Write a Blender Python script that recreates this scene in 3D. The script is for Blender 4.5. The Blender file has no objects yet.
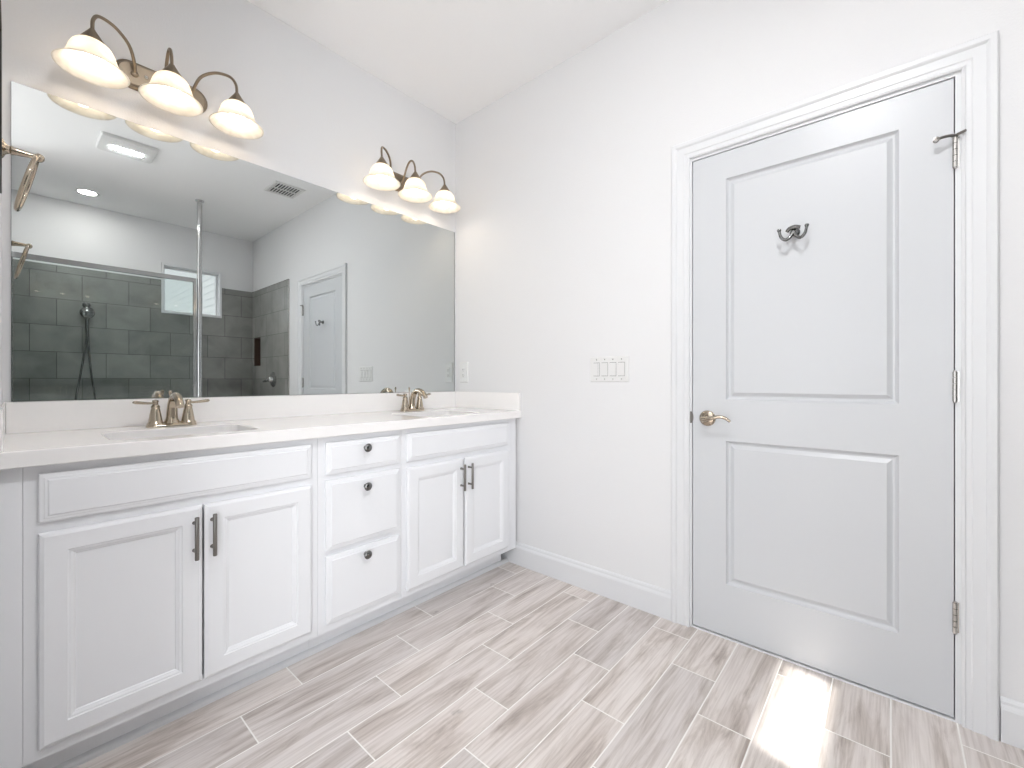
import bpy, bmesh, math, random
from mathutils import Vector, Matrix
random.seed(7)
PI = math.pi
scene = bpy.context.scene
C = scene.collection

# ------------------------------------------------------------------ camera
CAM = (2.2076, -1.9595, 1.0825); YAW = 0.7162
cd = bpy.data.cameras.new('camera'); cd.sensor_width = 36; cd.lens = 433.6/1024*36
cd.shift_y = -3.06/1024; cd.clip_start = 0.02
cam = bpy.data.objects.new('camera', cd); C.objects.link(cam)
cam.location = CAM; cam.rotation_euler = (PI/2, 0, YAW); scene.camera = cam

# ------------------------------------------------------------------ world, sun, added fill lights, exposure
w = bpy.data.worlds.new('sky'); scene.world = w; w.use_nodes = True
wn = w.node_tree; wn.nodes.clear()
sky = wn.nodes.new('ShaderNodeTexSky'); sky.sky_type = 'HOSEK_WILKIE'; sky.turbidity = 3.0
sky.sun_direction = Vector((1, -.184, 1.0756)).normalized(); sky.ground_albedo = .5
bg = wn.nodes.new('ShaderNodeBackground'); bg.inputs[1].default_value = 2.3
wo = wn.nodes.new('ShaderNodeOutputWorld')
hs = wn.nodes.new('ShaderNodeHueSaturation'); hs.inputs['Saturation'].default_value = .3
wn.links.new(sky.outputs[0], hs.inputs['Color']); wn.links.new(hs.outputs[0], bg.inputs[0]); wn.links.new(bg.outputs[0], wo.inputs[0])

def light(name, kind, loc, rot, energy, color=(1, 1, 1), **kw):
    l = bpy.data.lights.new(name, kind); l.energy = energy; l.color = color
    for k, v in kw.items(): setattr(l, k, v)
    o = bpy.data.objects.new(name, l); C.objects.link(o); o.location = loc; o.rotation_euler = rot
    return o
sun = light('sun', 'SUN', (8, -1, 8), (0, 0, 0), 5.2, (1, .96, .9), angle=math.radians(1.2))
sun.rotation_euler = Vector((-1, .184, -1.0756)).to_track_quat('-Z', 'Y').to_euler()
# fill light added at an unseen rear window, tilted up for the ceiling
rear_fill = light('rear_fill_light', 'AREA', (2.0, -5.86, 1.25), (PI/2, 0, PI), 20, (.95, .975, 1), shape='RECTANGLE', size=2.8, size_y=1.6)
rear_fill.rotation_euler = Vector((0, 1, .55)).to_track_quat('-Z', 'Z').to_euler()

side_fill = light('side_fill_light', 'AREA', (3.70, -3.9, 1.25), (0, 0, 0), 43, (.95, .975, 1), shape='RECTANGLE', size=2.6, size_y=1.6)  # fill light added at an unseen side window to brighten the vanity
side_fill.rotation_euler = Vector((-1, 0, .5)).to_track_quat('-Z', 'Z').to_euler()

vs = scene.view_settings
vs.view_transform = 'Standard'; vs.look = 'None'; vs.gamma = 1; vs.use_curve_mapping = False
vs.exposure = 1.16

# ------------------------------------------------------------------ materials
def srgb(r, g, b):
    f = lambda c: (c/255/12.92) if c/255 <= .04045 else ((c/255+.055)/1.055)**2.4
    return (f(r), f(g), f(b), 1)
def new_mat(name):
    m = bpy.data.materials.new(name); m.use_nodes = True; nt = m.node_tree
    b = nt.nodes['Principled BSDF']; return m, nt, b
def N(nt, t, **kw):
    n = nt.nodes.new(t)
    for k, v in kw.items(): setattr(n, k, v)
    return n
def L(nt, a, b): nt.links.new(a, b)
def math_n(nt, op, a, b=None, c=None):
    n = nt.nodes.new('ShaderNodeMath'); n.operation = op
    for i, v in enumerate((a, b, c)):
        if v is None: continue
        if isinstance(v, (int, float)): n.inputs[i].default_value = v
        else: nt.links.new(v, n.inputs[i])
    return n.outputs[0]
def plain(name, col, rough=.5, metal=0, bump=0, scale=200, var=.02, spec=.5):
    m, nt, b = new_mat(name)
    tc = N(nt, 'ShaderNodeTexCoord'); no = N(nt, 'ShaderNodeTexNoise'); no.inputs['Scale'].default_value = scale
    no.inputs['Detail'].default_value = 3
    L(nt, tc.outputs['Object'], no.inputs['Vector'])
    mx = N(nt, 'ShaderNodeMix', data_type='RGBA'); mx.inputs[6].default_value = col
    mx.inputs[7].default_value = tuple(c*(1-var*3) for c in col[:3])+(1,)
    L(nt, no.outputs[0], mx.inputs[0]); L(nt, mx.outputs[2], b.inputs['Base Color'])
    b.inputs['Roughness'].default_value = rough; b.inputs['Metallic'].default_value = metal
    b.inputs['Specular IOR Level'].default_value = spec
    if bump:
        bp = N(nt, 'ShaderNodeBump'); bp.inputs['Strength'].default_value = bump; bp.inputs['Distance'].default_value = .004
        L(nt, no.outputs[0], bp.inputs['Height']); L(nt, bp.outputs[0], b.inputs['Normal'])
    return m
def emis(name, col, s):
    m, nt, b = new_mat(name); b.inputs['Base Color'].default_value = (.9, .9, .9, 1)
    b.inputs['Emission Color'].default_value = col; b.inputs['Emission Strength'].default_value = s
    return m
M = {}
M['wall'] = plain('wall_paint', srgb(228, 228, 229), .7, bump=.18, scale=160, var=.006, spec=.25)
M['ceiling'] = plain('ceiling_paint', srgb(250, 250, 251), .8, bump=.15, scale=120, var=.005, spec=.2)
M['trim'] = plain('trim_paint', srgb(224, 225, 227), .32, var=.004)
M['door'] = plain('door_paint', srgb(206, 208, 211), .34, var=.004)
M['cab'] = plain('cabinet_paint', srgb(240, 241, 244), .35, var=.004)
M['quartz'] = plain('quartz', srgb(248, 246, 245), .13, scale=60, var=.008)
M['porcelain'] = plain('porcelain', srgb(240, 240, 240), .08, var=.002)
M['plastic'] = plain('switch_plastic', srgb(226, 226, 225), .3, var=.003)
M['slotdark'] = plain('dark_slot', srgb(40, 40, 40), .6)
M['nickel'] = plain('polished_nickel', srgb(186, 174, 157), .15, 1, scale=30)
M['bronze'] = plain('brushed_nickel_lamp', srgb(150, 136, 118), .3, 1, scale=90)
M['pewter'] = plain('dark_pewter', srgb(138, 134, 130), .32, 1, scale=90)
M['chrome'] = plain('chrome', srgb(205, 205, 205), .12, 1)
M['steel'] = plain('satin_steel', srgb(195, 192, 188), .25, 1)
M['black'] = plain('black_lacquer', srgb(22, 22, 22), .5)
M['darkchrome'] = plain('dark_chrome', srgb(128, 128, 127), .2, 1)
M['siding'] = plain('house_siding', srgb(225, 226, 226), .7)
M['soffit'] = plain('soffit_paint', srgb(235, 235, 235), .7)
M['bulb'] = emis('bulb_glow', (1, .85, .69, 1), 7)
M['led'] = emis('led_lens', (.975, .985, 1, 1), 320)
M['can'] = emis('recessed_lens', (1, .97, .92, 1), 60)

# frosted alabaster shade
m, nt, b = new_mat('frosted_shade')
tc = N(nt, 'ShaderNodeTexCoord'); no = N(nt, 'ShaderNodeTexNoise'); no.inputs['Scale'].default_value = 14
no.inputs['Distortion'].default_value = 1.2; L(nt, tc.outputs['Object'], no.inputs['Vector'])
cr = N(nt, 'ShaderNodeValToRGB'); cr.color_ramp.elements[0].position = .35; cr.color_ramp.elements[1].position = .7
cr.color_ramp.elements[0].color = (.74, .69, .61, 1); cr.color_ramp.elements[1].color = (.86, .82, .75, 1)
L(nt, no.outputs[0], cr.inputs[0])
df = N(nt, 'ShaderNodeBsdfDiffuse'); tl = N(nt, 'ShaderNodeBsdfTranslucent'); L(nt, cr.outputs[0], df.inputs[0]); L(nt, cr.outputs[0], tl.inputs[0])
m1 = N(nt, 'ShaderNodeMixShader'); m1.inputs[0].default_value = .55; L(nt, df.outputs[0], m1.inputs[1]); L(nt, tl.outputs[0], m1.inputs[2])
gl = N(nt, 'ShaderNodeBsdfGlossy'); gl.inputs['Roughness'].default_value = .15
m2 = N(nt, 'ShaderNodeMixShader'); m2.inputs[0].default_value = .05; L(nt, m1.outputs[0], m2.inputs[1]); L(nt, gl.outputs[0], m2.inputs[2])
em = N(nt, 'ShaderNodeEmission'); em.inputs[1].default_value = .10; L(nt, cr.outputs[0], em.inputs[0])
ad = N(nt, 'ShaderNodeAddShader'); L(nt, m2.outputs[0], ad.inputs[0]); L(nt, em.outputs[0], ad.inputs[1])
L(nt, ad.outputs[0], nt.nodes['Material Output'].inputs[0]); M['shade'] = m

# mirror
m, nt, b = new_mat('silvered_mirror')
gl = N(nt, 'ShaderNodeBsdfGlossy'); gl.inputs['Color'].default_value = (.64, .665, .66, 1); gl.inputs['Roughness'].default_value = 0
L(nt, gl.outputs[0], nt.nodes['Material Output'].inputs[0]); M['mirror'] = m
M['mirror_edge_gap'] = plain('mirror_edge_gap', srgb(74, 78, 77), .4, .3)

# clear glass that sunlight crosses
def glass(name, tint):
    m, nt, b = new_mat(name)
    fr = N(nt, 'ShaderNodeFresnel'); fr.inputs[0].default_value = 1.5
    tr = N(nt, 'ShaderNodeBsdfTransparent'); tr.inputs[0].default_value = tint
    gl = N(nt, 'ShaderNodeBsdfGlossy'); gl.inputs['Roughness'].default_value = 0
    ge = N(nt, 'ShaderNodeNewGeometry')                             # reflect on the outer face only, no false total reflection inside
    fac = math_n(nt, 'MULTIPLY', fr.outputs[0], math_n(nt, 'SUBTRACT', 1, ge.outputs['Backfacing']))
    mx = N(nt, 'ShaderNodeMixShader'); L(nt, fac, mx.inputs[0]); L(nt, tr.outputs[0], mx.inputs[1]); L(nt, gl.outputs[0], mx.inputs[2])
    L(nt, mx.outputs[0], nt.nodes['Material Output'].inputs[0]); return m
M['glass'] = glass('shower_glass', (.92, .95, .945, 1)); M['pane'] = glass('window_glass', (.97, .98, .98, 1))

def running_bond(nt, u, v, W, Lg, u0, v0, shift, g):
    """u across the rows, v along them; returns grout mask (1 on grout), plank id vector socket, u and v inside plank"""
    uu = math_n(nt, 'DIVIDE', math_n(nt, 'SUBTRACT', u, u0), W)
    k = math_n(nt, 'FLOOR', uu); fu = math_n(nt, 'FRACT', uu)
    vv = math_n(nt, 'DIVIDE', math_n(nt, 'SUBTRACT', math_n(nt, 'SUBTRACT', v, v0), math_n(nt, 'MULTIPLY', k, shift)), Lg)
    j = math_n(nt, 'FLOOR', vv); fv = math_n(nt, 'FRACT', vv)
    du = math_n(nt, 'MULTIPLY', math_n(nt, 'MINIMUM', fu, math_n(nt, 'SUBTRACT', 1, fu)), W)
    dv = math_n(nt, 'MULTIPLY', math_n(nt, 'MINIMUM', fv, math_n(nt, 'SUBTRACT', 1, fv)), Lg)
    d = math_n(nt, 'MINIMUM', du, dv)
    mr = N(nt, 'ShaderNodeMapRange'); mr.inputs['From Min'].default_value = g*.35; mr.inputs['From Max'].default_value = g*.65
    mr.inputs['To Min'].default_value = 1; mr.inputs['To Max'].default_value = 0; L(nt, d, mr.inputs['Value'])
    cx = N(nt, 'ShaderNodeCombineXYZ'); L(nt, k, cx.inputs[0]); L(nt, j, cx.inputs[1])
    wn = N(nt, 'ShaderNodeTexWhiteNoise', noise_dimensions='2D'); L(nt, cx.outputs[0], wn.inputs['Vector'])
    return mr.outputs[0], wn, fu, fv

def ramp(nt, fac, stops):
    cr = N(nt, 'ShaderNodeValToRGB'); e = cr.color_ramp.elements
    e[0].position, e[0].color = stops[0]; e[1].position, e[1].color = stops[-1]
    for p, c in stops[1:-1]:
        x = e.new(p); x.color = c
    L(nt, fac, cr.inputs[0]); return cr.outputs[0]
def mixc(nt, fac, a, b, mode='MIX'):
    mx = N(nt, 'ShaderNodeMix', data_type='RGBA', blend_type=mode)
    for i, v in ((0, fac), (6, a), (7, b)):
        if isinstance(v, (int, float, tuple)): mx.inputs[i].default_value = v
        else: L(nt, v, mx.inputs[i])
    return mx.outputs[2]

# wood-look plank tile floor, planks along Y
m, nt, b = new_mat('wood_look_tile')
tc = N(nt, 'ShaderNodeTexCoord'); sp = N(nt, 'ShaderNodeSeparateXYZ'); L(nt, tc.outputs['Object'], sp.inputs[0])
gm, wn_, fu, fv = running_bond(nt, sp.outputs[0], sp.outputs[1], .1583, .588, .628-.1583*4, -.107-.588*8, -.196, .0042)
rc = N(nt, 'ShaderNodeSeparateColor'); L(nt, wn_.outputs['Color'], rc.inputs[0])
gx = N(nt, 'ShaderNodeCombineXYZ')
L(nt, math_n(nt, 'ADD', math_n(nt, 'MULTIPLY', sp.outputs[0], 11), math_n(nt, 'MULTIPLY', rc.outputs[0], 90)), gx.inputs[0])
L(nt, math_n(nt, 'ADD', math_n(nt, 'MULTIPLY', sp.outputs[1], 1.3), math_n(nt, 'MULTIPLY', rc.outputs[1], 70)), gx.inputs[1])
n1 = N(nt, 'ShaderNodeTexNoise'); n1.inputs['Scale'].default_value = 1.6; n1.inputs['Detail'].default_value = 8
n1.inputs['Roughness'].default_value = .62; n1.inputs['Distortion'].default_value = .9; L(nt, gx.outputs[0], n1.inputs['Vector'])
gx2 = N(nt, 'ShaderNodeVectorMath', operation='MULTIPLY'); gx2.inputs[1].default_value = (7, 1.8, 1); L(nt, gx.outputs[0], gx2.inputs[0])
n2 = N(nt, 'ShaderNodeTexNoise'); n2.inputs['Scale'].default_value = 1.5; n2.inputs['Detail'].default_value = 4; L(nt, gx2.outputs[0], n2.inputs['Vector'])
base = ramp(nt, n1.outputs[0], [(.30, srgb(168, 157, 150)), (.42, srgb(203, 194, 188)), (.53, srgb(223, 216, 212)), (.70, srgb(232, 226, 223))])
fine = ramp(nt, n2.outputs[0], [(.34, (.83, .81, .80, 1)), (.56, (1, 1, 1, 1))])
c1 = mixc(nt, 1.0, base, fine, 'MULTIPLY')
tone = ramp(nt, rc.outputs[2], [(0, (.86, .86, .87, 1)), (.5, (.97, .955, .945, 1)), (1, (1.04, 1.03, 1.02, 1))])
c2 = mixc(nt, 1.0, c1, tone, 'MULTIPLY')
# knots
vo = N(nt, 'ShaderNodeTexVoronoi'); vo.inputs['Scale'].default_value = 1.0
kx = N(nt, 'ShaderNodeCombineXYZ')
L(nt, math_n(nt, 'ADD', math_n(nt, 'MULTIPLY', sp.outputs[0], 9), math_n(nt, 'MULTIPLY', rc.outputs[0], 31)), kx.inputs[0])
L(nt, math_n(nt, 'ADD', math_n(nt, 'MULTIPLY', sp.outputs[1], 6), math_n(nt, 'MULTIPLY', rc.outputs[1], 17)), kx.inputs[1])
kd = N(nt, 'ShaderNodeVectorMath', operation='ADD'); kn = N(nt, 'ShaderNodeTexNoise'); kn.inputs['Scale'].default_value = 5; L(nt, kx.outputs[0], kn.inputs['Vector'])
kns = N(nt, 'ShaderNodeVectorMath', operation='SCALE'); kns.inputs['Scale'].default_value = .22; L(nt, kn.outputs['Color'], kns.inputs[0])
L(nt, kx.outputs[0], kd.inputs[0]); L(nt, kns.outputs[0], kd.inputs[1]); L(nt, kd.outputs[0], vo.inputs['Vector'])
kr = ramp(nt, vo.outputs['Distance'], [(.03, (1, 1, 1, 1)), (.13, (0, 0, 0, 1))])
ksel = math_n(nt, 'GREATER_THAN', math_n(nt, 'FRACT', math_n(nt, 'MULTIPLY', rc.outputs[2], 7.3)), .62)
vc = N(nt, 'ShaderNodeSeparateColor'); L(nt, vo.outputs['Color'], vc.inputs[0])
ksel2 = math_n(nt, 'GREATER_THAN', vc.outputs[0], .6)
kf = math_n(nt, 'MULTIPLY', math_n(nt, 'MULTIPLY', kr, ksel), math_n(nt, 'MULTIPLY', ksel2, .65))
c3 = mixc(nt, kf, c2, srgb(112, 102, 96))
c4 = mixc(nt, gm, c3, srgb(244, 241, 237))
L(nt, c4, b.inputs['Base Color'])
L(nt, math_n(nt, 'ADD', math_n(nt, 'MULTIPLY', gm, .35), .38), b.inputs['Roughness'])
bp = N(nt, 'ShaderNodeBump'); bp.inputs['Strength'].default_value = .4; bp.inputs['Distance'].default_value = .002
L(nt, math_n(nt, 'SUBTRACT', math_n(nt, 'MULTIPLY', n2.outputs[0], .15), gm), bp.inputs['Height']); L(nt, bp.outputs[0], b.inputs['Normal'])
M['floor'] = m

def tile_mat(name, axis, v0, lo, hi):
    m, nt, b = new_mat(name)
    tc = N(nt, 'ShaderNodeTexCoord'); sp = N(nt, 'ShaderNodeSeparateXYZ'); L(nt, tc.outputs['Object'], sp.inputs[0])
    gm, wn_, fu, fv = running_bond(nt, sp.outputs[2], sp.outputs[axis], .2525, .346, 1.107-.2525*6, v0-.346*20, .173, .004)
    rc = N(nt, 'ShaderNodeSeparateColor'); L(nt, wn_.outputs['Color'], rc.inputs[0])
    no = N(nt, 'ShaderNodeTexNoise'); no.inputs['Scale'].default_value = 5; no.inputs['Detail'].default_value = 6; no.inputs['Distortion'].default_value = .6
    L(nt, tc.outputs['Object'], no.inputs['Vector'])
    f = math_n(nt, 'ADD', math_n(nt, 'MULTIPLY', no.outputs[0], .75), math_n(nt, 'MULTIPLY', rc.outputs[0], .25))
    c = ramp(nt, f, [(.25, lo), (.75, hi)])
    L(nt, mixc(nt, gm, c, srgb(66, 66, 64)), b.inputs['Base Color'])
    b.inputs['Roughness'].default_value = .33
    bp = N(nt, 'ShaderNodeBump'); bp.inputs['Strength'].default_value = .5; bp.inputs['Distance'].default_value = .002; bp.invert = True
    L(nt, gm, bp.inputs['Height']); L(nt, bp.outputs[0], b.inputs['Normal'])
    return m
M['tile_back'] = tile_mat('grey_tile_back', 1, -.308, srgb(112, 113, 110), srgb(152, 152, 148))
M['tile_side'] = tile_mat('grey_tile_side', 0, 2.984, srgb(124, 124, 121), srgb(166, 165, 161))
M['niche'] = plain('niche_mosaic', srgb(92, 70, 60), .5, scale=40, var=.12)

# ------------------------------------------------------------------ mesh helpers
def box(bm, x0, x1, y0, y1, z0, z1):
    vs_ = [bm.verts.new((x, y, z)) for z in (z0, z1) for y in (y0, y1) for x in (x0, x1)]
    for f in ((0, 2, 3, 1), (4, 5, 7, 6), (0, 1, 5, 4), (2, 6, 7, 3), (0, 4, 6, 2), (1, 3, 7, 5)):
        bm.faces.new([vs_[i] for i in f])
def B(*boxes):
    bm = bmesh.new()
    for b_ in boxes: box(bm, *b_)
    return bm
def frame_of(d):
    d = d.normalized(); a = Vector((0, 0, 1)) if abs(d.z) < .9 else Vector((1, 0, 0))
    u = d.cross(a).normalized(); return u, d.cross(u).normalized()
def crom(pts, n=6):
    P = [Vector(p) for p in pts]; out = []
    for i in range(len(P)-1):
        p0 = P[i-1] if i else P[0]*2-P[1]; p1, p2 = P[i], P[i+1]; p3 = P[i+2] if i+2 < len(P) else P[-1]*2-P[-2]
        for s in range(n):
            t = s/n
            out.append(.5*((2*p1)+(p2-p0)*t+(2*p0-5*p1+4*p2-p3)*t*t+(3*p1-p0-3*p2+p3)*t**3))
    out.append(P[-1]); return out
def tube(bm, pts, r, seg=14, flat=1.0, smooth=6, closed=False):
    """r: number or list per given point; flat squeezes the vertical radius"""
    n0 = len(pts); rr = r if isinstance(r, (list, tuple)) else [r]*n0
    if smooth and n0 > 2 and not closed:
        P = crom(pts, smooth); R = []
        for i in range(len(P)):
            t = i/smooth; k = min(int(t), n0-2); R.append(rr[k]+(rr[k+1]-rr[k])*(t-k))
    else: P = [Vector(p) for p in pts]; R = list(rr)
    rings = []; u = None
    for i, p in enumerate(P):
        if closed: d = P[(i+1) % len(P)]-P[i-1]
        else: d = P[min(i+1, len(P)-1)]-P[max(i-1, 0)]
        d.normalize()
        if u is None: u, v = frame_of(d)
        else:
            u = (u-d*u.dot(d)).normalized(); v = d.cross(u).normalized()
        ring = []
        for s in range(seg):
            a = 2*PI*s/seg; q = (u*math.cos(a)+v*math.sin(a))*R[i]
            if flat != 1: q.z *= flat
            ring.append(bm.verts.new(p+q))
        rings.append(ring)
    m_ = len(rings)
    for i in range(m_ if closed else m_-1):
        a, b_ = rings[i], rings[(i+1) % m_]
        for s in range(seg): bm.faces.new((a[s], a[(s+1) % seg], b_[(s+1) % seg], b_[s]))
    if not closed:
        bm.faces.new(rings[0][::-1]); bm.faces.new(rings[-1])
def lathe(bm, prof, origin=(0, 0, 0), axis='Z', seg=32, ex=1.0):
    """prof: (r, h) pairs along the axis"""
    o = Vector(origin); rings = []
    def P(r, h, a):
        c, s = math.cos(a)*r, math.sin(a)*r
        if axis == 'Z': return o+Vector((c*ex, s, h))
        if axis == 'Y': return o+Vector((c*ex, h, s))
        return o+Vector((h, c*ex, s))
    for r, h in prof:
        if r < 1e-6: rings.append([bm.verts.new(P(0, h, 0))])
        else: rings.append([bm.verts.new(P(r, h, 2*PI*k/seg)) for k in range(seg)])
    for a, b_ in zip(rings, rings[1:]):
        for k in range(seg):
            k2 = (k+1) % seg
            if len(a) == 1 and len(b_) == 1: continue
            if len(a) == 1: bm.faces.new((a[0], b_[k], b_[k2]))
            elif len(b_) == 1: bm.faces.new((a[k], a[k2], b_[0]))
            else: bm.faces.new((a[k], a[k2], b_[k2], b_[k]))
    for rg in (rings[0], rings[-1]):
        if len(rg) > 2:
            try: bm.faces.new(rg)
            except ValueError: pass
def rrect(y0, y1, x0, x1, r, n=6):
    out = []
    for cx, cy, a0 in ((x1-r, y1-r, 0), (x0+r, y1-r, PI/2), (x0+r, y0+r, PI), (x1-r, y0+r, 1.5*PI)):
        for k in range(n+1):
            a = a0+PI/2*k/n; out.append((cx+r*math.cos(a), cy+r*math.sin(a)))
    return out
def loops(bm, rings, cap_first=False, cap_last=True):
    R = [[bm.verts.new(p) for p in ring] for ring in rings]
    for a, b_ in zip(R, R[1:]):
        n = len(a)
        for k in range(n): bm.faces.new((a[k], a[(k+1) % n], b_[(k+1) % n], b_[k]))
    if cap_first: bm.faces.new(R[0][::-1])
    if cap_last: bm.faces.new(R[-1])

OFF = {}
def obj(name, bm, mat, parent=None, smooth=None, bevel=0, origin=None):
    off = Vector(OFF[parent.name]) if parent else None
    if parent is None:
        if origin is None:
            vs_ = [v.co for v in bm.verts]
            lo = [min(v[i] for v in vs_) for i in range(3)]; hi = [max(v[i] for v in vs_) for i in range(3)]
            origin = ((lo[0]+hi[0])/2, (lo[1]+hi[1])/2, lo[2])
        off = Vector(origin)
    bmesh.ops.remove_doubles(bm, verts=bm.verts, dist=1e-6)
    bmesh.ops.recalc_face_normals(bm, faces=bm.faces)
    bmesh.ops.translate(bm, verts=bm.verts, vec=-off)
    me = bpy.data.meshes.new(name); bm.to_mesh(me); bm.free()
    o = bpy.data.objects.new(name, me); C.objects.link(o); me.materials.append(mat)
    OFF[o.name] = tuple(off)
    if parent: o.parent = parent
    else: o.location = off
    if bevel:
        bv = o.modifiers.new('bevel', 'BEVEL'); bv.width = bevel; bv.segments = 2; bv.limit_method = 'ANGLE'; bv.angle_limit = .6
        bv.harden_normals = False
    if smooth is not None:
        for p in me.polygons: p.use_smooth = True
        me.set_sharp_from_angle(angle=math.radians(smooth))
    return o
def tag(o, label, cat, group=None):
    o['label'] = label; o['category'] = cat
    if group: o['group'] = group
    return o
def thing(name, label, cat, loc, group=None):
    o = bpy.data.objects.new(name, None); C.objects.link(o); o.location = loc; o.empty_display_size = .05
    OFF[o.name] = tuple(loc); return tag(o, label, cat, group)
def struct(name, bm, mat, parent=None, **kw):
    kw.setdefault('origin', (0, 0, 0))
    if parent: kw.pop('origin')
    o = obj(name, bm, mat, parent, **kw)
    if not parent: o['kind'] = 'structure'
    return o
def copy_tree(o, parent=None):
    c = o.copy(); C.objects.link(c); c.parent = parent
    for ch in list(o.children): copy_tree(ch, c)
    return c

def wall_holes(bm, fixed, t0, t1, a0, a1, z0, z1, holes):
    """slab with rectangular holes; fixed='Y' -> spans X (a) and Z, thickness t0..t1 in Y; 'X' -> spans Y"""
    A = sorted({a0, a1, *[h[0] for h in holes], *[h[1] for h in holes]})
    Z = sorted({z0, z1, *[h[2] for h in holes], *[h[3] for h in holes]})
    for i in range(len(A)-1):
        for j in range(len(Z)-1):
            ac, zc = (A[i]+A[i+1])/2, (Z[j]+Z[j+1])/2
            if any(h[0] < ac < h[1] and h[2] < zc < h[3] for h in holes): continue
            if fixed == 'Y': box(bm, A[i], A[i+1], t0, t1, Z[j], Z[j+1])
            else: box(bm, t0, t1, A[i], A[i+1], Z[j], Z[j+1])
    # drop the inner faces shared by neighbouring cells
    bmesh.ops.remove_doubles(bm, verts=bm.verts, dist=1e-6)
    seen = {}
    for f in list(bm.faces):
        k = tuple(sorted(v.index for v in f.verts)) if False else frozenset(v for v in f.verts)
        seen.setdefault(k, []).append(f)
    dead = [f for fs in seen.values() if len(fs) > 1 for f in fs]
    bmesh.ops.delete(bm, geom=dead, context='FACES_ONLY')

# ------------------------------------------------------------------ room shell
CEIL = 2.817; XB = 3.79; YL = -1.985; YR = -6.0
DX0, DX1, DT = 1.552, 2.365, 2.0456       # door leaf
WY0, WY1, WZ0, WZ1 = -.888, -.360, 1.846, 2.350   # shower window opening
struct('floor', B((-.15, 4.0, -6.15, .9, -.1, 0)), M['floor'])
struct('ceiling', B((-.15, 4.0, -6.15, .9, CEIL, CEIL+.1)), M['ceiling'])
struct('wall_vanity', B((-.12, 0, YR, .12, 0, CEIL)), M['wall'])
bm = bmesh.new(); wall_holes(bm, 'Y', 0, .12, 0, 3.91, 0, CEIL, [(DX0-.018, DX1+.018, 0, DT+.018), (3.516, 3.735, 1.265, 1.612)])
struct('wall_door', bm, M['wall'])
bm = bmesh.new(); wall_holes(bm, 'X', XB, XB+.12, YR, 0, 0, CEIL, [(WY0, WY1, WZ0, WZ1), (-5.3, -2.5, .4, 2.5)])
struct('wall_window', bm, M['wall'])
struct('wall_left', B((0, 1.25, YL-.12, YL, 0, CEIL)), M['wall'])
struct('wall_shower_end', B((2.72, XB, YL-.12, YL, 0, CEIL)), M['wall'])
bm = bmesh.new(); wall_holes(bm, 'Y', YR-.12, YR, -.12, 3.91, 0, CEIL, [(.55, 3.45, .4, 2.5)])
struct('wall_rear', bm, M['wall'])
struct('wall_light_block', B((1.2, 2.7, .85, .9, 0, CEIL), (1.2, 1.25, .12, .85, 0, CEIL), (2.65, 2.7, .12, .85, 0, CEIL)), M['wall'])  # unseen box added behind the door to keep sky light out of its gaps
# tiling in the shower
bm = bmesh.new(); wall_holes(bm, 'X', XB-.010, XB, YL, -.010, 0, 2.185, [(WY0-.018, WY1+.018, WZ0-.02, 2.185)])
struct('wall_window_tiling', bm, M['tile_back'])
bm = bmesh.new(); wall_holes(bm, 'Y', -.010, 0, 2.715, XB, 0, 2.185, [(3.516, 3.735, 1.265, 1.612)])
struct('wall_door_tiling', bm, M['tile_side'])
struct('wall_shower_end_tiling', B((2.715, XB-.01, YL, YL+.006, 0, 2.185)), M['tile_side'])
struct('trim_1', B((2.703, 2.716, -.012, 0, 0, 2.185), (2.703, XB-.01, -.012, -.009, 2.179, 2.187)), M['steel'])
bm = B((3.516, 3.735, .085, .09, 1.265, 1.612), (3.516, 3.52, -.004, .085, 1.265, 1.612), (3.731, 3.735, -.004, .085, 1.265, 1.612),
       (3.516, 3.735, -.004, .085, 1.265, 1.269), (3.516, 3.735, -.004, .085, 1.608, 1.612))
struct('trim_2', bm, M['niche'])
struct('trim_3', B((2.74, 2.86, YL, -.010, 0, .11)), M['quartz'], bevel=.004)   # shower curb

# baseboards
def base_prof(bm, x0, x1, axis='X', at=0, sgn=-1):
    pr = [(0, 0), (.015, 0), (.015, .098), (.013, .105), (.009, .112), (.008, .120), (.005, .126), (0, .130)]
    R = []
    for e in (x0, x1):
        R.append([((e, at+sgn*d, z) if axis == 'X' else (at+sgn*d, e, z)) for d, z in pr])
    loops(bm, R, True, True)
bm = bmesh.new(); base_prof(bm, .40, 1.466); struct('baseboard_door', bm, M['trim'])
bm = bmesh.new(); base_prof(bm, 2.460, 2.702); struct('baseboard_shower', bm, M['trim'])
bm = bmesh.new(); base_prof(bm, .60, 1.25, 'X', YL, 1); struct('baseboard_left', bm, M['trim'])

# ------------------------------------------------------------------ shower window and what lies outside
bm = bmesh.new()
loops(bm, [[(XB-.004, y, z) for y, z in ((WY0-.018, WZ0-.020), (WY1+.018, WZ0-.020), (WY1+.018, WZ1+.022), (WY0-.018, WZ1+.022))],
           [(XB-.022, y, z) for y, z in ((WY0-.018, WZ0-.020), (WY1+.018, WZ0-.020), (WY1+.018, WZ1+.022), (WY0-.018, WZ1+.022))],
           [(XB-.022, y, z) for y, z in ((WY0+.002, WZ0+.002), (WY1-.002, WZ0+.002), (WY1-.002, WZ1-.002), (WY0+.002, WZ1-.002))],
           [(XB+.12, y, z) for y, z in ((WY0+.002, WZ0+.002), (WY1-.002, WZ0+.002), (WY1-.002, WZ1-.002), (WY0+.002, WZ1-.002))]], False, False)
win = struct('window_1', bm, M['trim'])
bm = bmesh.new()
fw = .022
for a in ((WY0, WY0+fw, WZ0, WZ1), (WY1-fw, WY1, WZ0, WZ1), (WY0+fw, WY1-fw, WZ0, WZ0+fw), (WY0+fw, WY1-fw, WZ1-fw, WZ1)):
    box(bm, XB+.06, XB+.10, *a)
OFF[win.name] = (0, 0, 0)
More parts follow.
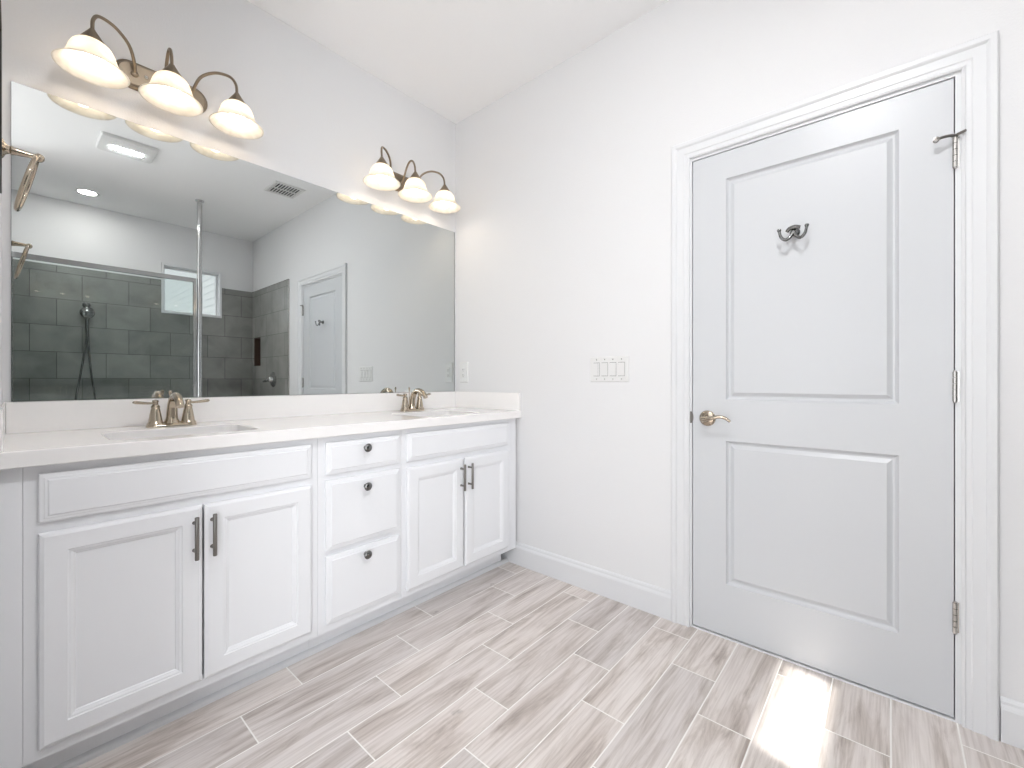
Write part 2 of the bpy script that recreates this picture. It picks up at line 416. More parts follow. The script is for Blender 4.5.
obj('window_frame', bm, M['trim'], win, bevel=.003)
obj('window_pane', B((XB+.078, XB+.083, WY0+fw, WY1-fw, WZ0+fw, WZ1-fw)), M['pane'], win)
bm = B((3.915, 4.41, -2.5, 1.2, 2.72, 2.74), (4.41, 4.43, -2.5, 1.2, 2.70, 2.86))
for i in range(24): box(bm, 3.92+i*.02, 3.925+i*.02, -2.5, 1.2, 2.715, 2.72)
struct('trim_4', bm, M['soffit'])                                  # unseen eave, sized to limit the sun patch on the floor
bm = bmesh.new()
for i in range(34):                                                # lap siding of the neighbouring house
    z0 = -1+i*.16
    R = [[(x, 1.05, z0), (x, 1.043, z0), (x, 1.047, z0+.162), (x, 1.05, z0+.162)] for x in (6.5, 26)]
    loops(bm, R, True, True)
box(bm, 6.5, 26, 1.05, 1.4, -1, 4.5)
tag(obj('neighboring_house', bm, M['siding']), 'pale house wall with lap siding seen beyond the small shower window', 'house')
# rear window added in the unseen adjoining room to go with the fill light
bm = bmesh.new()
for a in ((.55, .61, .4, 2.5), (3.39, 3.45, .4, 2.5), (.61, 3.39, .4, .46), (.61, 3.39, 2.44, 2.5), (1.97, 2.03, .46, 2.44)):
    box(bm, a[0], a[1], YR-.08, YR-.02, a[2], a[3])
struct('added_window_2', bm, M['trim'])
bm = bmesh.new()
for a in ((-5.3, -5.24, .4, 2.5), (-2.56, -2.5, .4, 2.5), (-5.24, -2.56, .4, .46), (-5.24, -2.56, 2.44, 2.5), (-3.93, -3.87, .46, 2.44)):
    box(bm, XB+.02, XB+.08, *a)
struct('added_window_3', bm, M['trim'])  # unseen side window, added as the opening for the vanity fill

# ------------------------------------------------------------------ passage door
def nest(bm, rect, prof, y0, sgn=-1, cap=True):
    """nested rectangular loops on a plane Y=y0; prof: (inset, rise towards -Y)"""
    x0, x1, z0, z1 = rect
    loops(bm, [[(x0+i, y0+sgn*d, z0+i), (x1-i, y0+sgn*d, z0+i), (x1-i, y0+sgn*d, z1-i), (x0+i, y0+sgn*d, z1-i)] for i, d in prof], False, cap)
DY = .004                                                           # room-side face of the leaf
panels = [(1.690, 2.232, 1.003, 1.932), (1.690, 2.232, .229, .831)]
bm = bmesh.new()
A = [DX0+.003, 1.690, 2.232, DX1-.003]; Z = [.012, .229, .831, 1.003, 1.932, DT]
g = [[bm.verts.new((x, DY, z)) for x in A] for z in Z]
for j in range(5):
    for i in range(3):
        if i == 1 and j in (1, 3): continue
        bm.faces.new((g[j][i], g[j][i+1], g[j+1][i+1], g[j+1][i]))
prof = [(0, 0), (.003, -.006), (.010, -.011), (.016, -.0115), (.029, -.004), (.031, -.0025), (.034, -.0025)]
for r_ in panels: nest(bm, r_, prof, DY)
loops(bm, [[(A[0], y, .012), (A[3], y, .012), (A[3], y, DT), (A[0], y, DT)] for y in (DY, DY+.035)], False, True)
door = struct('door_1', bm, M['door'], smooth=28); OFF[door.name] = (0, 0, 0)
# jamb
struct('trim_5', B((DX0-.018, DX0, 0, .12, 0, DT+.018), (DX1, DX1+.018, 0, .12, 0, DT+.018), (DX0, DX1, 0, .12, DT+.003, DT+.018),
                   (DX0, DX0+.012, .042, .054, 0, DT), (DX1-.012, DX1, .042, .054, 0, DT), (DX0, DX1, .042, .054, DT-.012, DT+.003)), M['trim'])
# casing, mitred
pr = [(0, 0), (0, .010), (.006, .013), (.010, .010), (.020, .011), (.024, .014), (.052, .013), (.056, .018), (.060, .020), (.073, .020), (.077, .016), (.078, 0)]
bm = bmesh.new(); xi0, xi1, zi = DX0-.008, DX1+.014, DT+.014
R = []
for k in range(4):
    ring = []
    for o_, h in pr:
        p = [(xi0-o_, 0), (xi0-o_, zi+o_), (xi1+o_, zi+o_), (xi1+o_, 0)][k]
        ring.append((p[0], -h, p[1]))
    R.append(ring)
loops(bm, R, True, True); struct('trim_6', bm, M['trim'], smooth=25)
struct('trim_7', B((DX0, DX1, .0, .12, 0, .006)), M['trim'])
# hinges
for z0, z1 in ((1.757, 1.853), (1.017, 1.112), (.286, .382)):
    bm = bmesh.new(); n = 5; h = (z1-z0)/n
    for k in range(n): lathe(bm, [(0, 0), (.0062, .0006), (.0062, h-.0008), (0, h-.0002)], (DX1-.001, -.006, z0+k*h), seg=14)
    lathe(bm, [(0, -.004), (.0045, -.003), (.0045, 0)], (DX1-.001, -.006, z0), seg=12)
    lathe(bm, [(.0045, 0), (.0045, .003), (0, .004)], (DX1-.001, -.006, z1), seg=12)
    box(bm, DX1-.0035, DX1-.002, -.004, .03, z0, z1); box(bm, DX1, DX1+.0015, -.004, .03, z0, z1)
    box(bm, DX1+.0005, DX1+.009, -.0012, .0, z0, z1)
    hg = obj('hinge', bm, M['steel'], door, smooth=35)
    if z0 > 1.5:
        bm = bmesh.new(); tube(bm, [(DX1-.001, -.012, z1+.004), (DX1-.02, -.026, z1+.002), (DX1-.045, -.035, z1-.003)], [.0045, .0045, .004], seg=10)
        lathe(bm, [(0, 0), (.008, .001), (.008, .012), (0, .013)], (DX1-.045, -.038, z1-.003), 'Y', seg=14)
        tube(bm, [(DX1-.001, -.010, z1+.004), (DX1+.022, -.022, z1+.007)], [.0045, .004], seg=10, smooth=0)
        lathe(bm, [(0, 0), (.009, .001), (.009, .004), (0, .0045)], (DX1-.001, -.006, z1+.003), seg=16)
        obj('door_stop', bm, M['pewter'], hg, smooth=40)
# lever handle
hx, hz = 1.617, .922
bm = bmesh.new()
lathe(bm, [(0, 0), (.033, 0), (.0335, -.004), (.031, -.008), (.024, -.011), (.014, -.013), (.012, -.02), (.011, -.045), (0, -.047)], (hx, DY, hz), 'Y', seg=36)
obj('rosette', bm, M['nickel'], door, smooth=40)
bm = bmesh.new()
tube(bm, [(hx-.008, -.048, hz), (hx+.012, -.052, hz+.001), (hx+.035, -.054, hz+.006), (hx+.06, -.052, hz+.012), (hx+.082, -.048, hz+.008), (hx+.102, -.044, hz-.006)],
     [.009, .0105, .008, .007, .0065, .005], seg=14)
obj('door_handle', bm, M['nickel'], door, smooth=50)
bm = bmesh.new(); lathe(bm, [(0, 0), (.026, 0), (.026, -.0015), (0, -.0015)], (DX0-.004, .0, hz+.001), 'Y', seg=28, ex=.4)
obj('latch_plate', bm, M['pewter'], door)
# robe hook, two curled prongs under a short bridge
bm = bmesh.new(); kx_, kz = 1.935, 1.640
lathe(bm, [(0, 0), (.017, 0), (.017, -.004), (.012, -.008), (.008, -.012), (.008, -.028), (0, -.03)], (kx_, DY, kz+.010), 'Y', seg=24)
for s in (-1, 1):
    tube(bm, [(kx_, -.03, kz+.008), (kx_+s*.008, -.036, kz-.012), (kx_+s*.024, -.042, kz-.024), (kx_+s*.038, -.046, kz-.012), (kx_+s*.044, -.048, kz+.012)],
         [.006, .006, .0058, .0052, .0045], seg=12)
    lathe(bm, [(0, -.004), (.006, -.002), (.0075, .003), (.006, .007), (0, .009)], (kx_+s*.044, -.048, kz+.012), 'Z', seg=16)
tube(bm, [(kx_-.022, -.030, kz+.008), (kx_-.013, -.032, kz+.018), (kx_+.004, -.033, kz+.021), (kx_+.022, -.030, kz+.018)], [.006, .0075, .0085, .006], seg=12)
obj('robe_hook', bm, M['darkchrome'], door, smooth=50)

# ------------------------------------------------------------------ vanity cabinets
XF, XD = .545, .563                                                 # face frame plane, door plane
def nestX(bm, y0, y1, z0, z1, prof):
    loops(bm, [[(d, y0+i, z0+i), (d, y1-i, z0+i), (d, y1-i, z1-i), (d, y0+i, z1-i)] for i, d in prof], True, True)
S0 = XF+.0008
def door_front(y0, y1, z0, z1):
    bm = bmesh.new()
    nestX(bm, y0, y1, z0, z1, [(0, S0), (0, XD-.006), (.0025, XD-.0035), (.006, XD-.002), (.009, XD-.0005), (.010, XD), (.052, XD), (.054, XD-.003), (.059, XD-.0035),
                               (.064, XD-.007), (.066, XD-.0075), (.069, XD-.0105), (.070, XD-.0105)])
    return bm
def slab_front(y0, y1, z0, z1):
    bm = bmesh.new()
    nestX(bm, y0, y1, z0, z1, [(0, S0), (0, XD-.008), (.003, XD-.006), (.009, XD-.005), (.011, XD-.0035), (.016, XD-.003), (.019, XD-.0002), (.021, XD)])
    return bm
def carcass(y0, y1, opens, filler=()):
    bm = B((.012, XF-.02, y0, y0+.016, .10, .862), (.012, XF-.02, y1-.016, y1, .10, .862), (.012, XF-.02, y0+.016, y1-.016, .10, .116), (.006, .012, y0, y1, .10, .862))
    # face frame with openings
    Ys = sorted({y0, y1, *[o[0] for o in opens], *[o[1] for o in opens]}); Zs = sorted({.10, .862, *[o[2] for o in opens], *[o[3] for o in opens]})
    b2 = bmesh.new(); wall_holes(b2, 'X', XF-.02, XF, y0, y1, .10, .862, opens)
    me = bpy.data.meshes.new('t'); b2.to_mesh(me); b2.free(); bm.from_mesh(me); bpy.data.meshes.remove(me)
    for a, c in filler: box(bm, XF-.019, XF+.0002, a, c, .10, .862)
    return bm
def pull(parent, y, z0=.527, z1=.661):
    bm = bmesh.new()
    lathe(bm, [(0, 0), (.0048, .0005), (.006, .002), (.006, z1-z0-.002), (.0048, z1-z0-.0005), (0, z1-z0)], (XD+.030, y, z0), 'Z', seg=16)
    for z in (z0+.024, z1-.024):
        lathe(bm, [(.0062, 0), (.0045, .004), (.004, .027)], (XD, y, z), 'X', seg=12)
    obj('handle', bm, M['pewter'], parent, smooth=40)
def knob(parent, y, z):
    bm = bmesh.new()
    lathe(bm, [(.009, 0), (.007, .003), (.006, .010), (.010, .014), (.0165, .017), (.0175, .021), (.015, .025), (.009, .028), (0, .029)], (XD, y, z), 'X', seg=28)
    obj('knob', bm, M['darkchrome'], parent, smooth=45)
def sink_base(label, y0, y1, dl, dr, z0, z1, filler):
    t = thing('sink_base_cabinet', label, 'cabinet', ((XF)/2, (y0+y1)/2, 0))
    ym = (dl[1]+dr[0])/2
    obj('carcass', carcass(y0, y1, [(dl[0]+.012, dr[1]-.012, .14, .676), (dl[0]+.012, dr[1]-.012, .726, .83)], filler), M['cab'], t)
    obj('toe_kick', B((.455, .471, y0, y1, 0.0, .10)), M['cab'], t)
    obj('false_drawer_front', slab_front(dl[0], dr[1], .7155, .8425), M['cab'], t)
    a = obj('door', door_front(dl[0], dl[1], z0, z1), M['cab'], t); pull(a, dl[1]-.022)
    b_ = obj('door', door_front(dr[0], dr[1], z0, z1), M['cab'], t); pull(b_, dr[0]+.020)
    return t
sink_base('white cabinet with two panel doors under the left sink, nearest the towel ring', -1.944, -1.1915, (-1.918, -1.5655), (-1.5600, -1.2185), .130, .6875, ((-1.984, -1.9448),))
sink_base('white cabinet with two panel doors under the right sink, beside the room corner', -.8095, -.0635, (-.7870, -.4430), (-.4320, -.0935), .128, .6865, ((-.0628, -.0165),))
t = thing('drawer_cabinet', 'white three-drawer cabinet between the two sink cabinets', 'cabinet', (XF/2, -1.0, 0))
obj('carcass', carcass(-1.1905, -.8105, [(-1.15, -.845, .15, .38), (-1.15, -.845, .43, .675), (-1.15, -.845, .73, .83)]), M['cab'], t)
obj('toe_kick', B((.455, .471, -1.1905, -.8105, 0, .10)), M['cab'], t)
for z0, z1, kz_ in ((.7155, .8410, .806), (.4185, .6925, .646), (.1315, .3965, .364)):
    d_ = obj('drawer_front', slab_front(-1.1625, -.8260, z0, z1), M['cab'], t); knob(d_, -.998, kz_)
bm = bmesh.new()                                                    # shoe moulding along the toe kick
pr = [(.4715, 0), (.488, 0), (.488, .008), (.484, .015), (.477, .019), (.4715, .020)]
loops(bm, [[(x, y, z) for x, z in pr] for y in (-1.984, -.0155)], True, True)
struct('trim_8', bm, M['trim'])

# ------------------------------------------------------------------ countertop with its splashes
CT, CB, CX = .908, .866, .578
SX0, SX1 = .205, .490
sinks = [-1.570, -.450]; SW = .200
bm = bmesh.new()
ow = [bm.verts.new((x, y, CT)) for x, y in ((0.001, YL+.001), (CX, YL+.001), (CX, -.001), (.001, -.001))]
es = [bm.edges.new((ow[i], ow[(i+1) % 4])) for i in range(4)]
for sy in sinks:
    hv = [bm.verts.new((x, y, CT)) for x, y in rrect(sy-SW, sy+SW, SX0, SX1, .03)]
    es += [bm.edges.new((hv[i], hv[(i+1) % len(hv)])) for i in range(len(hv))]
bmesh.ops.triangle_fill(bm, edges=es, use_beauty=True)
ex = bmesh.ops.extrude_face_region(bm, geom=list(bm.faces))
bmesh.ops.translate(bm, vec=(0, 0, CB-CT), verts=[v for v in ex['geom'] if isinstance(v, bmesh.types.BMVert)])
ct = thing('countertop', 'white stone vanity countertop with raised splashes running the length of the cabinets', 'countertop', (.29, -.99, CB))
obj('slab', bm, M['quartz'], ct, bevel=.003)
obj('backsplash', B((.001, .020, YL+.0080, -.0205, CT, 1.012)), M['quartz'], ct, bevel=.0015)
obj('side_splash', B((.001, .572, -.0200, -.001, CT, 1.013)), M['quartz'], ct, bevel=.0015)
obj('side_splash', B((.001, .572, YL+.001, YL+.0075, CT, 1.013)), M['quartz'], ct, bevel=.0015)

def make_sink(y):
    s = thing('sink', 'white rectangular undermount sink below the left faucet', 'sink', (.35, y, CB-.14))
    bm = bmesh.new(); e = .004
    def ring(i, z, r=.035): return [(x, yy, z) for x, yy in rrect(y-SW+i, y+SW-i, SX0+i, SX1-i, max(r, .01))]
    loops(bm, [ring(-.018, CB-.002), ring(-e, CB-.002), ring(0, CB-.012), ring(.008, CB-.09), ring(.02, CB-.125), ring(.05, CB-.138), ring(.10, CB-.142)], False, True)
    so = obj('basin', bm, M['porcelain'], s, smooth=60)
    md = so.modifiers.new('thickness', 'SOLIDIFY'); md.thickness = .006; md.offset = -1
    bm = bmesh.new(); lathe(bm, [(.026, 0), (.022, .003), (.016, .0015), (0, .001)], (.35, y, CB-.1418), seg=28)
    obj('drain', bm, M['nickel'], s, smooth=40)
    return s
s1 = make_sink(sinks[0]); s2 = copy_tree(s1); s2.location.y = sinks[1]
s2['label'] = 'white rectangular undermount sink below the right faucet'

def make_faucet(y):
    X0 = .108; Z0 = CT+.0002
    f = thing('faucet', 'nickel two-handle faucet behind the left sink', 'faucet', (X0, y, CT))
    def P(x, yy, z): return (X0+x, y+yy, Z0+z)
    bm = bmesh.new()
    rr = lambda i, z: [P(px-X0, py-y, z) for px, py in rrect(y-.080+i, y+.080-i, X0-.027+i, X0+.027-i, .0268-i)]
    loops(bm, [rr(0, 0), rr(0, .004), rr(.003, .009), rr(.008, .012)], True, True)
    obj('base_plate', bm, M['nickel'], f, smooth=40)
    for s in (-1, 1):
        bm = bmesh.new()
        lathe(bm, [(.0265, .008), (.026, .014), (.0225, .018), (.0215, .022), (.018, .045), (.0145, .066), (.013, .071), (.0145, .074), (.013, .080), (.009, .084), (.0085, .092), (.0105, .096), (.009, .101), (0, .103)], P(0, s*.0508, 0), seg=28)
        h = obj('handle_base', bm, M['nickel'], f, smooth=40)
        bm = bmesh.new()
        tube(bm, [P(.0, s*.048, .090), P(.006, s*.066, .090), P(.012, s*.088, .092), P(.017, s*.110, .095), P(.019, s*.118, .096)], [.0065, .006, .0075, .0085, .005], seg=14, flat=.72)
        obj('lever', bm, M['nickel'], h, smooth=50)
    bm = bmesh.new()
    tube(bm, [P(-.006, 0, .008), P(-.004, 0, .040), P(.004, 0, .078), P(.024, 0, .108), P(.055, 0, .119), (X0+.090, y, Z0+.111), (X0+.116, y, Z0+.092), (X0+.124, y, Z0+.079)],
         [.022, .0185, .0165, .015, .014, .0135, .0135, .0125], seg=20)
    lathe(bm, [(.027, .008), (.027, .014), (.023, .020), (.021, .026)], P(-.006, 0, 0), seg=24)
    obj('spout', bm, M['nickel'], f, smooth=50)
    bm = bmesh.new(); tube(bm, [P(-.032, 0, .004), P(-.032, 0, .118)], .0026, seg=10, smooth=0)
    lathe(bm, [(.003, 0), (.0042, .004), (.006, .012), (.0062, .017), (.003, .021), (0, .022)], P(-.032, 0, .116), seg=16)
    obj('lift_rod', bm, M['nickel'], f, smooth=50)
    return f
f1 = make_faucet(-1.556); f2 = copy_tree(f1); f2.location.y = -.432
f2['label'] = 'nickel two-handle faucet behind the right sink'

# ------------------------------------------------------------------ mirror
mi = thing('wall_mirror', 'large frameless rectangular mirror above the vanity backsplash', 'mirror', (.004, -.99, 1.0135))
obj('mirror_glass', B((.0055, .0062, -1.965, -.0205, 1.0145, 2.0795)), M['mirror'], mi)
obj('mirror_edge_gap', B((.0005, .0055, -1.9655, -.0160, 1.0135, 2.0800)), M['mirror_edge_gap'], mi)  # edge made dark and wider at right, painting in the dark gap reflected there

# ------------------------------------------------------------------ vanity lights
def make_light(yc):
    zc = 2.262; t = thing('vanity_light', 'three-light bell-shade wall fixture above the mirror, left end near the towel ring', 'wall light', (0, yc, zc))
    def rr(i, x): return [(x, py, pz) for pz, py in rrect(yc-.150+i, yc+.150-i, zc-.052+i, zc+.052-i, .0515-i)]
    bm = bmesh.new(); loops(bm, [rr(0, .0008), rr(0, .008), rr(.004, .011), (rr(.008, .012)), rr(.010, .017), rr(.014, .020)], True, True)
    pl = obj('back_plate', bm, M['bronze'], t, smooth=35)
    for s in (-.055, .055):
        bm = bmesh.new(); lathe(bm, [(.007, 0), (.007, .003), (.004, .006), (0, .007)], (.020, yc+s, zc+.004), 'X', seg=16)
        obj('screw', bm, M['chrome'], pl, smooth=50)
    for s in (-1, 0, 1):
        ys, ye = yc+s*.090, yc+s*.218; XS = .151; zs = zc+.010
        bm = bmesh.new(); d = ye-ys
        tube(bm, [(.018, ys, zc), (.042, ys+d*.03, zc+.030), (.068, ys+d*.18, zc+.074), (.096, ys+d*.50, zc+.099), (.124, ys+d*.84, zc+.094), (.144, ys+d*.98, zc+.062), (XS, ye, zs+.008)], .0055, seg=12)
        lathe(bm, [(.012, 0), (.012, .004), (.008, .007)], (.019, ys, zc), 'X', seg=18)
        a = obj('arm', bm, M['bronze'], t, smooth=60)
        bm = bmesh.new(); lathe(bm, [(0, .014), (.0075, .013), (.010, .008), (.0365, -.0335), (.0365, -.037), (.031, -.037)], (XS, ye, zs), seg=32)
        obj('socket_cup', bm, M['bronze'], a, smooth=40)
        bm = bmesh.new()
        pr = crom([(.0335, -.0345, 0), (.046, -.044, 0), (.0555, -.060, 0), (.0615, -.079, 0), (.068, -.096, 0), (.080, -.112, 0), (.0965, -.126, 0)], 4)
        rings = []
        for p in pr: rings.append([(XS+p[0]*math.cos(2*PI*k/40), ye+p[0]*math.sin(2*PI*k/40), zs+p[1]) for k in range(40)])
        loops(bm, rings, False, False)
        sh = obj('shade', bm, M['shade'], t, smooth=80)
        md = sh.modifiers.new('thickness', 'SOLIDIFY'); md.thickness = .003; md.offset = 0
        bm = bmesh.new(); lathe(bm, [(0, -.128), (.014, -.126), (.025, -.116), (.0295, -.100), (.028, -.084), (.020, -.066), (.014, -.056), (.013, -.044), (0, -.042)], (XS, ye, zs), seg=28)
        obj('bulb', bm, M['bulb'], sh, smooth=60)
    return t
l1 = make_light(-1.565); l2 = copy_tree(l1); l2.location.y = -.443
l2['label'] = 'three-light bell-shade wall fixture above the mirror, right end beside the room corner'

# ------------------------------------------------------------------ switch plate, outlet
t = thing('light_switch', 'white four-gang rocker switch plate on the wall beside the door', 'light switch', (1.148, 0, 1.076))
bm = bmesh.new(); nest(bm, (1.042, 1.256, 1.077, 1.205), [(0, 0), (0, .002), (.004, .0055), (.006, .006)], 0); obj('plate', bm, M['plastic'], t)
for k, x in enumerate((1.080, 1.126, 1.172, 1.218)):
    bm = bmesh.new(); nest(bm, (x-.0175, x+.0175, 1.107, 1.175), [(0, .006), (0, .0063), (.0012, .0063)], 0, cap=True)
    sl = obj('slot', bm, M['slotdark'], t)
    bm = bmesh.new(); x0, x1, a, b_ = x-.0165, x+.0165, 1.1085, 1.1735
    if k == 0:
        loops(bm, [[(q0, y, z) for q0, z in ((x0, a), (x1-.009, a), (x1-.009, b_), (x0, b_))] for y in (-.0062, -.0085)], False, True)
        loops(bm, [[(q0, y, z) for q0, z in ((x1-.007, a), (x1, a), (x1, b_), (x1-.007, b_))] for y in (-.0062, -.0085)], False, True)
    else:
        loops(bm, [[(x0, -.0062, a), (x1, -.0062, a), (x1, -.0062, b_), (x0, -.0062, b_)],
                   [(x0, -.011 if k > 1 else -.0075, a+.001), (x1, -.011 if k > 1 else -.0075, a+.001), (x1, -.0075 if k > 1 else -.011, b_-.001), (x0, -.0075 if k > 1 else -.011, b_-.001)]], False, True)
    obj('rocker', bm, M['plastic'], t)
for x in (1.080, 1.126, 1.172, 1.218):
    for z in (1.092, 1.190):
        bm = bmesh.new(); lathe(bm, [(.0032, 0), (.0028, -.0012), (0, -.0014)], (x, -.006, z), 'Y', seg=12)
        obj('screw', bm, M['steel'], t)
t = thing('electrical_outlet', 'white outlet plate on the wall beside the mirror, above the side splash', 'outlet', (.083, 0, 1.07))
bm = bmesh.new(); nest(bm, (.044, .122, 1.072, 1.208), [(0, 0), (0, .002), (.004, .0055), (.006, .006)], 0); obj('plate', bm, M['plastic'], t)
bm = bmesh.new(); nest(bm, (.066, .100, 1.106, 1.174), [(0, .006), (0, .0085), (.002, .0095)], 0); rc_ = obj('receptacle', bm, M['plastic'], t)
bm = bmesh.new()
for z in (1.122, 1.158):
    for dx in (-.006, .006): box(bm, .083+dx-.001, .083+dx+.001, -.0099, -.0094, z-.004, z+.005)
    lathe(bm, [(.0026, 0), (.0026, -.0004), (0, -.0004)], (.083, -.0095, z-.010), 'Y', seg=10)
obj('slots', bm, M['slotdark'], rc_)

# ------------------------------------------------------------------ towel ring and black frame on the left wall
TX, TZ = .56, 1.656
t = thing('towel_ring', 'nickel towel ring on the left wall beside the mirror', 'towel ring', (TX, YL, TZ))
bm = bmesh.new()
lathe(bm, [(.027, 0), (.027, .004), (.022, .008), (.013, .012), (.0095, .018), (.0115, .021), (.0105, .024), (.009, .03), (.006, .06), (.0055, .066)], (TX, YL+.0005, TZ), 'Y', seg=28)
lathe(bm, [(0, -.0105), (.006, -.0085), (.0102, -.003), (.0102, .003), (.006, .0085), (0, .0105)], (TX, YL+.068, TZ-.001), 'X', seg=20)
obj('post', bm, M['nickel'], t, smooth=45)
bm = bmesh.new(); cc = Vector((TX, YL+.064, TZ-.006)); Rr = .070; tilt = math.radians(14); pts = []
for k in range(48):
    a = 2*PI*k/48; dz = -Rr+Rr*math.cos(a); pts.append(cc+Vector((Rr*math.sin(a), dz*math.sin(tilt), dz*math.cos(tilt))))
tube(bm, pts, .0052, seg=12, closed=True)
obj('ring', bm, M['nickel'], t, smooth=60)
bm = B((.94, 1.18, YL+.0008, YL+.004, 1.45, 1.755))
for a in ((.925, .945, 1.441, 1.765), (1.175, 1.195, 1.441, 1.765), (.945, 1.175, 1.441, 1.461), (.945, 1.175, 1.745, 1.765)): box(bm, a[0], a[1], YL+.0008, YL+.0105, a[2], a[3])
tag(obj('wall_frame', bm, M['black'], bevel=.001), 'thin black frame on the left wall, seen edge on past the towel ring', 'frame')

# ------------------------------------------------------------------ shower glass, handheld, valve
GX = 2.811
t = thing('shower_glass_panel', 'fixed glass shower panel with steel top rail and floor-to-ceiling pole', 'shower panel', (GX, -1.38, .11))
obj('glass', B((GX-.005, GX+.005, YL+.012, -.832, .125, 2.025)), M['glass'], t)
obj('top_rail', B((GX-.012, GX+.012, YL+.007, -.812, 2.022, 2.062)), M['chrome'], t, bevel=.002)
obj('bottom_rail', B((GX-.012, GX+.012, YL+.007, -.812, .111, .13)), M['steel'], t, bevel=.002)
obj('stile', B((GX-.012, GX+.012, -.838, -.812, .13, 2.022)), M['chrome'], t, bevel=.002)
obj('stile', B((GX-.010, GX+.010, YL+.007, YL+.020, .13, 2.022)), M['darkchrome'], t, bevel=.002)
bm = bmesh.new(); tube(bm, [(GX, -.786, .111), (GX, -.786, CEIL-.001)], .021, seg=24, smooth=0)
lathe(bm, [(.036, 0), (.036, -.008), (.022, -.012)], (GX, -.786, CEIL-.0005), seg=24)
obj('pole', bm, M['chrome'], t, smooth=40)

HY, HX = -1.49, 3.70
t = thing('handheld_shower', 'dark round handheld shower head with hose on the tiled back wall', 'shower head', (XB-.01, HY, 1.42))
bm = bmesh.new()
lathe(bm, [(.03, 0), (.03, -.006), (.014, -.012), (.012, -.05), (0, -.052)], (XB-.0105, HY, 1.83), 'X', seg=24)
tube(bm, [(XB-.05, HY, 1.83), (XB-.075, HY, 1.80), (HX-.005, HY, 1.775)], [.011, .011, .014], seg=14)
obj('bracket', bm, M['darkchrome'], t, smooth=45)
bm = bmesh.new()
lathe(bm, [(0, .03), (.02, .028), (.045, .018), (.054, .006), (.054, -.004), (.048, -.010), (0, -.012)], (HX-.02, HY, 1.745), 'X', seg=32)
tube(bm, [(HX+.002, HY, 1.72), (HX+.012, HY, 1.66), (HX+.018, HY, 1.60), (HX+.020, HY, 1.54)], [.017, .014, .013, .011], seg=16)
hd = obj('head', bm, M['darkchrome'], t, smooth=45)
bm = bmesh.new()
for r_ in (.012, .026, .038):
    for k in range(int(r_*420)):
        a = 2*PI*k/int(r_*420); lathe(bm, [(.0025, 0), (.0015, -.002), (0, -.002)], (HX-.032, HY+r_*math.cos(a), 1.745+r_*math.sin(a)), 'X', seg=6)
obj('nozzles', bm, M['steel'], hd)
bm = bmesh.new()
tube(bm, [(HX+.02, HY, 1.545), (HX+.02, HY-.01, 1.42), (HX+.015, HY-.045, 1.15), (HX+.01, HY-.075, .92), (HX+.01, HY-.08, .72), (HX+.015, HY-.02, .60), (HX+.01, HY+.05, .72), (HX+.01, HY+.055, .92), (HX+.015, HY+.03, 1.15), (HX+.02, HY+.012, 1.42), (HX+.03, HY+.006, 1.60), (XB-.055, HY, 1.815)], .0075, seg=10)
obj('hose', bm, M['darkchrome'], t, smooth=60)
VX, VZ = 3.12, 1.10
t = thing('shower_valve', 'round chrome shower valve on the tiled wall below the niche', 'shower valve', (VX, -.01, VZ-.09))
bm = bmesh.new(); lathe(bm, [(.088, 0), (.088, -.004), (.080, -.010), (.045, -.014), (.034, -.018), (.030, -.045), (.020, -.055), (0, -.057)], (VX, -.0105, VZ), 'Y', seg=40)
e_ = obj('escutcheon', bm, M['chrome'], t, smooth=40)
bm = bmesh.new(); tube(bm, [(VX, -.060, VZ), (VX+.012, -.075, VZ-.01), (VX+.045, -.09, VZ-.02), (VX+.07, -.095, VZ-.022)], [.016, .015, .010, .008], seg=14)
obj('lever', bm, M['darkchrome'], t, smooth=50)

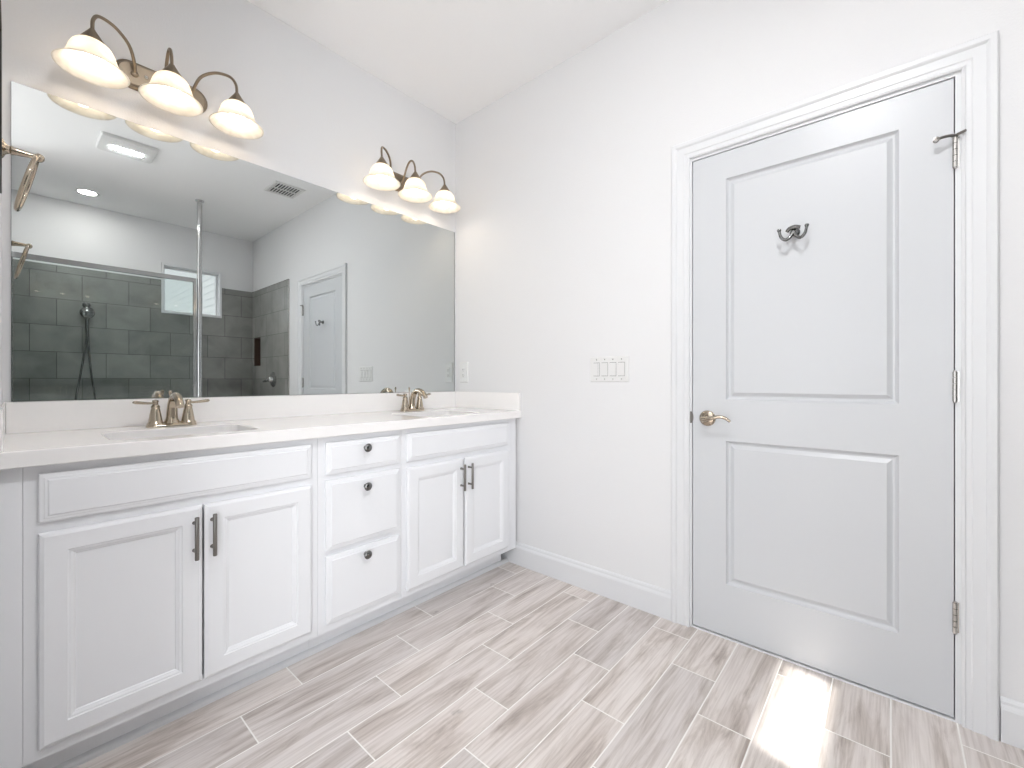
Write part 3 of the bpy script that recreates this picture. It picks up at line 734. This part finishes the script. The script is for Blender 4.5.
# ------------------------------------------------------------------ ceiling fittings
t = thing('exhaust_fan', 'white ceiling fan grille with a slim lit lens, between vanity and shower', 'exhaust fan', (2.07, -1.405, CEIL))
bm = bmesh.new(); x0, x1, y0, y1 = 1.92, 2.22, -1.565, -1.245
loops(bm, [[(px, py, z) for px, py in rrect(y0+i, y1-i, x0+i, x1-i, .02)] for i, z in ((0, CEIL-.001), (0, CEIL-.010), (.006, CEIL-.020), (.012, CEIL-.022))], True, True)
obj('cover', bm, M['plastic'], t, smooth=35)
bm = bmesh.new(); loops(bm, [[(px, py, z) for px, py in rrect(-1.50+i, -1.31-i, 2.065+i, 2.115-i, .022)] for i, z in ((0, CEIL-.0221), (0, CEIL-.025), (.003, CEIL-.027))], True, True)
obj('light_lens', bm, M['led'], t)
t = thing('recessed_light', 'round recessed downlight in the ceiling above the shower', 'ceiling light', (3.365, -1.515, CEIL))
bm = bmesh.new(); lathe(bm, [(.085, -.001), (.085, -.004), (.078, -.007), (.064, -.006), (.062, -.001)], (3.365, -1.515, CEIL), seg=40); obj('trim_ring', bm, M['plastic'], t, smooth=40)
bm = bmesh.new(); lathe(bm, [(.061, -.001), (.060, -.0035), (0, -.004)], (3.365, -1.515, CEIL), seg=36); obj('lens', bm, M['can'], t)
t = thing('air_vent', 'square white louvered air vent in the ceiling near the door', 'vent', (1.93, -.34, CEIL))
bm = bmesh.new(); x0, x1, y0, y1 = 1.808, 2.085, -.475, -.215
def sq(i, z): return [(x0+i, y0+i, z), (x1-i, y0+i, z), (x1-i, y1-i, z), (x0+i, y1-i, z)]
loops(bm, [sq(0, CEIL-.001), sq(0, CEIL-.004), (sq(.006, CEIL-.008)), sq(.022, CEIL-.008), sq(.026, CEIL-.002)], False, False)
obj('vent_frame', bm, M['plastic'], t)
obj('vent_back', B((x0+.03, x1-.03, y0+.03, y1-.03, CEIL-.0018, CEIL-.0008)), M['black'], t)
bm = bmesh.new(); n = 9
for k in range(n):
    yy = y0+.034+(y1-y0-.068)*k/(n-1)
    for a, b_ in ((x0+.026, 1.940), (1.952, x1-.026)): box(bm, a, b_, yy-.004, yy+.004, CEIL-.0075, CEIL-.003)
box(bm, 1.940, 1.952, y0+.026, y1-.026, CEIL-.0078, CEIL-.002)
obj('louvers', bm, M['plastic'], t)
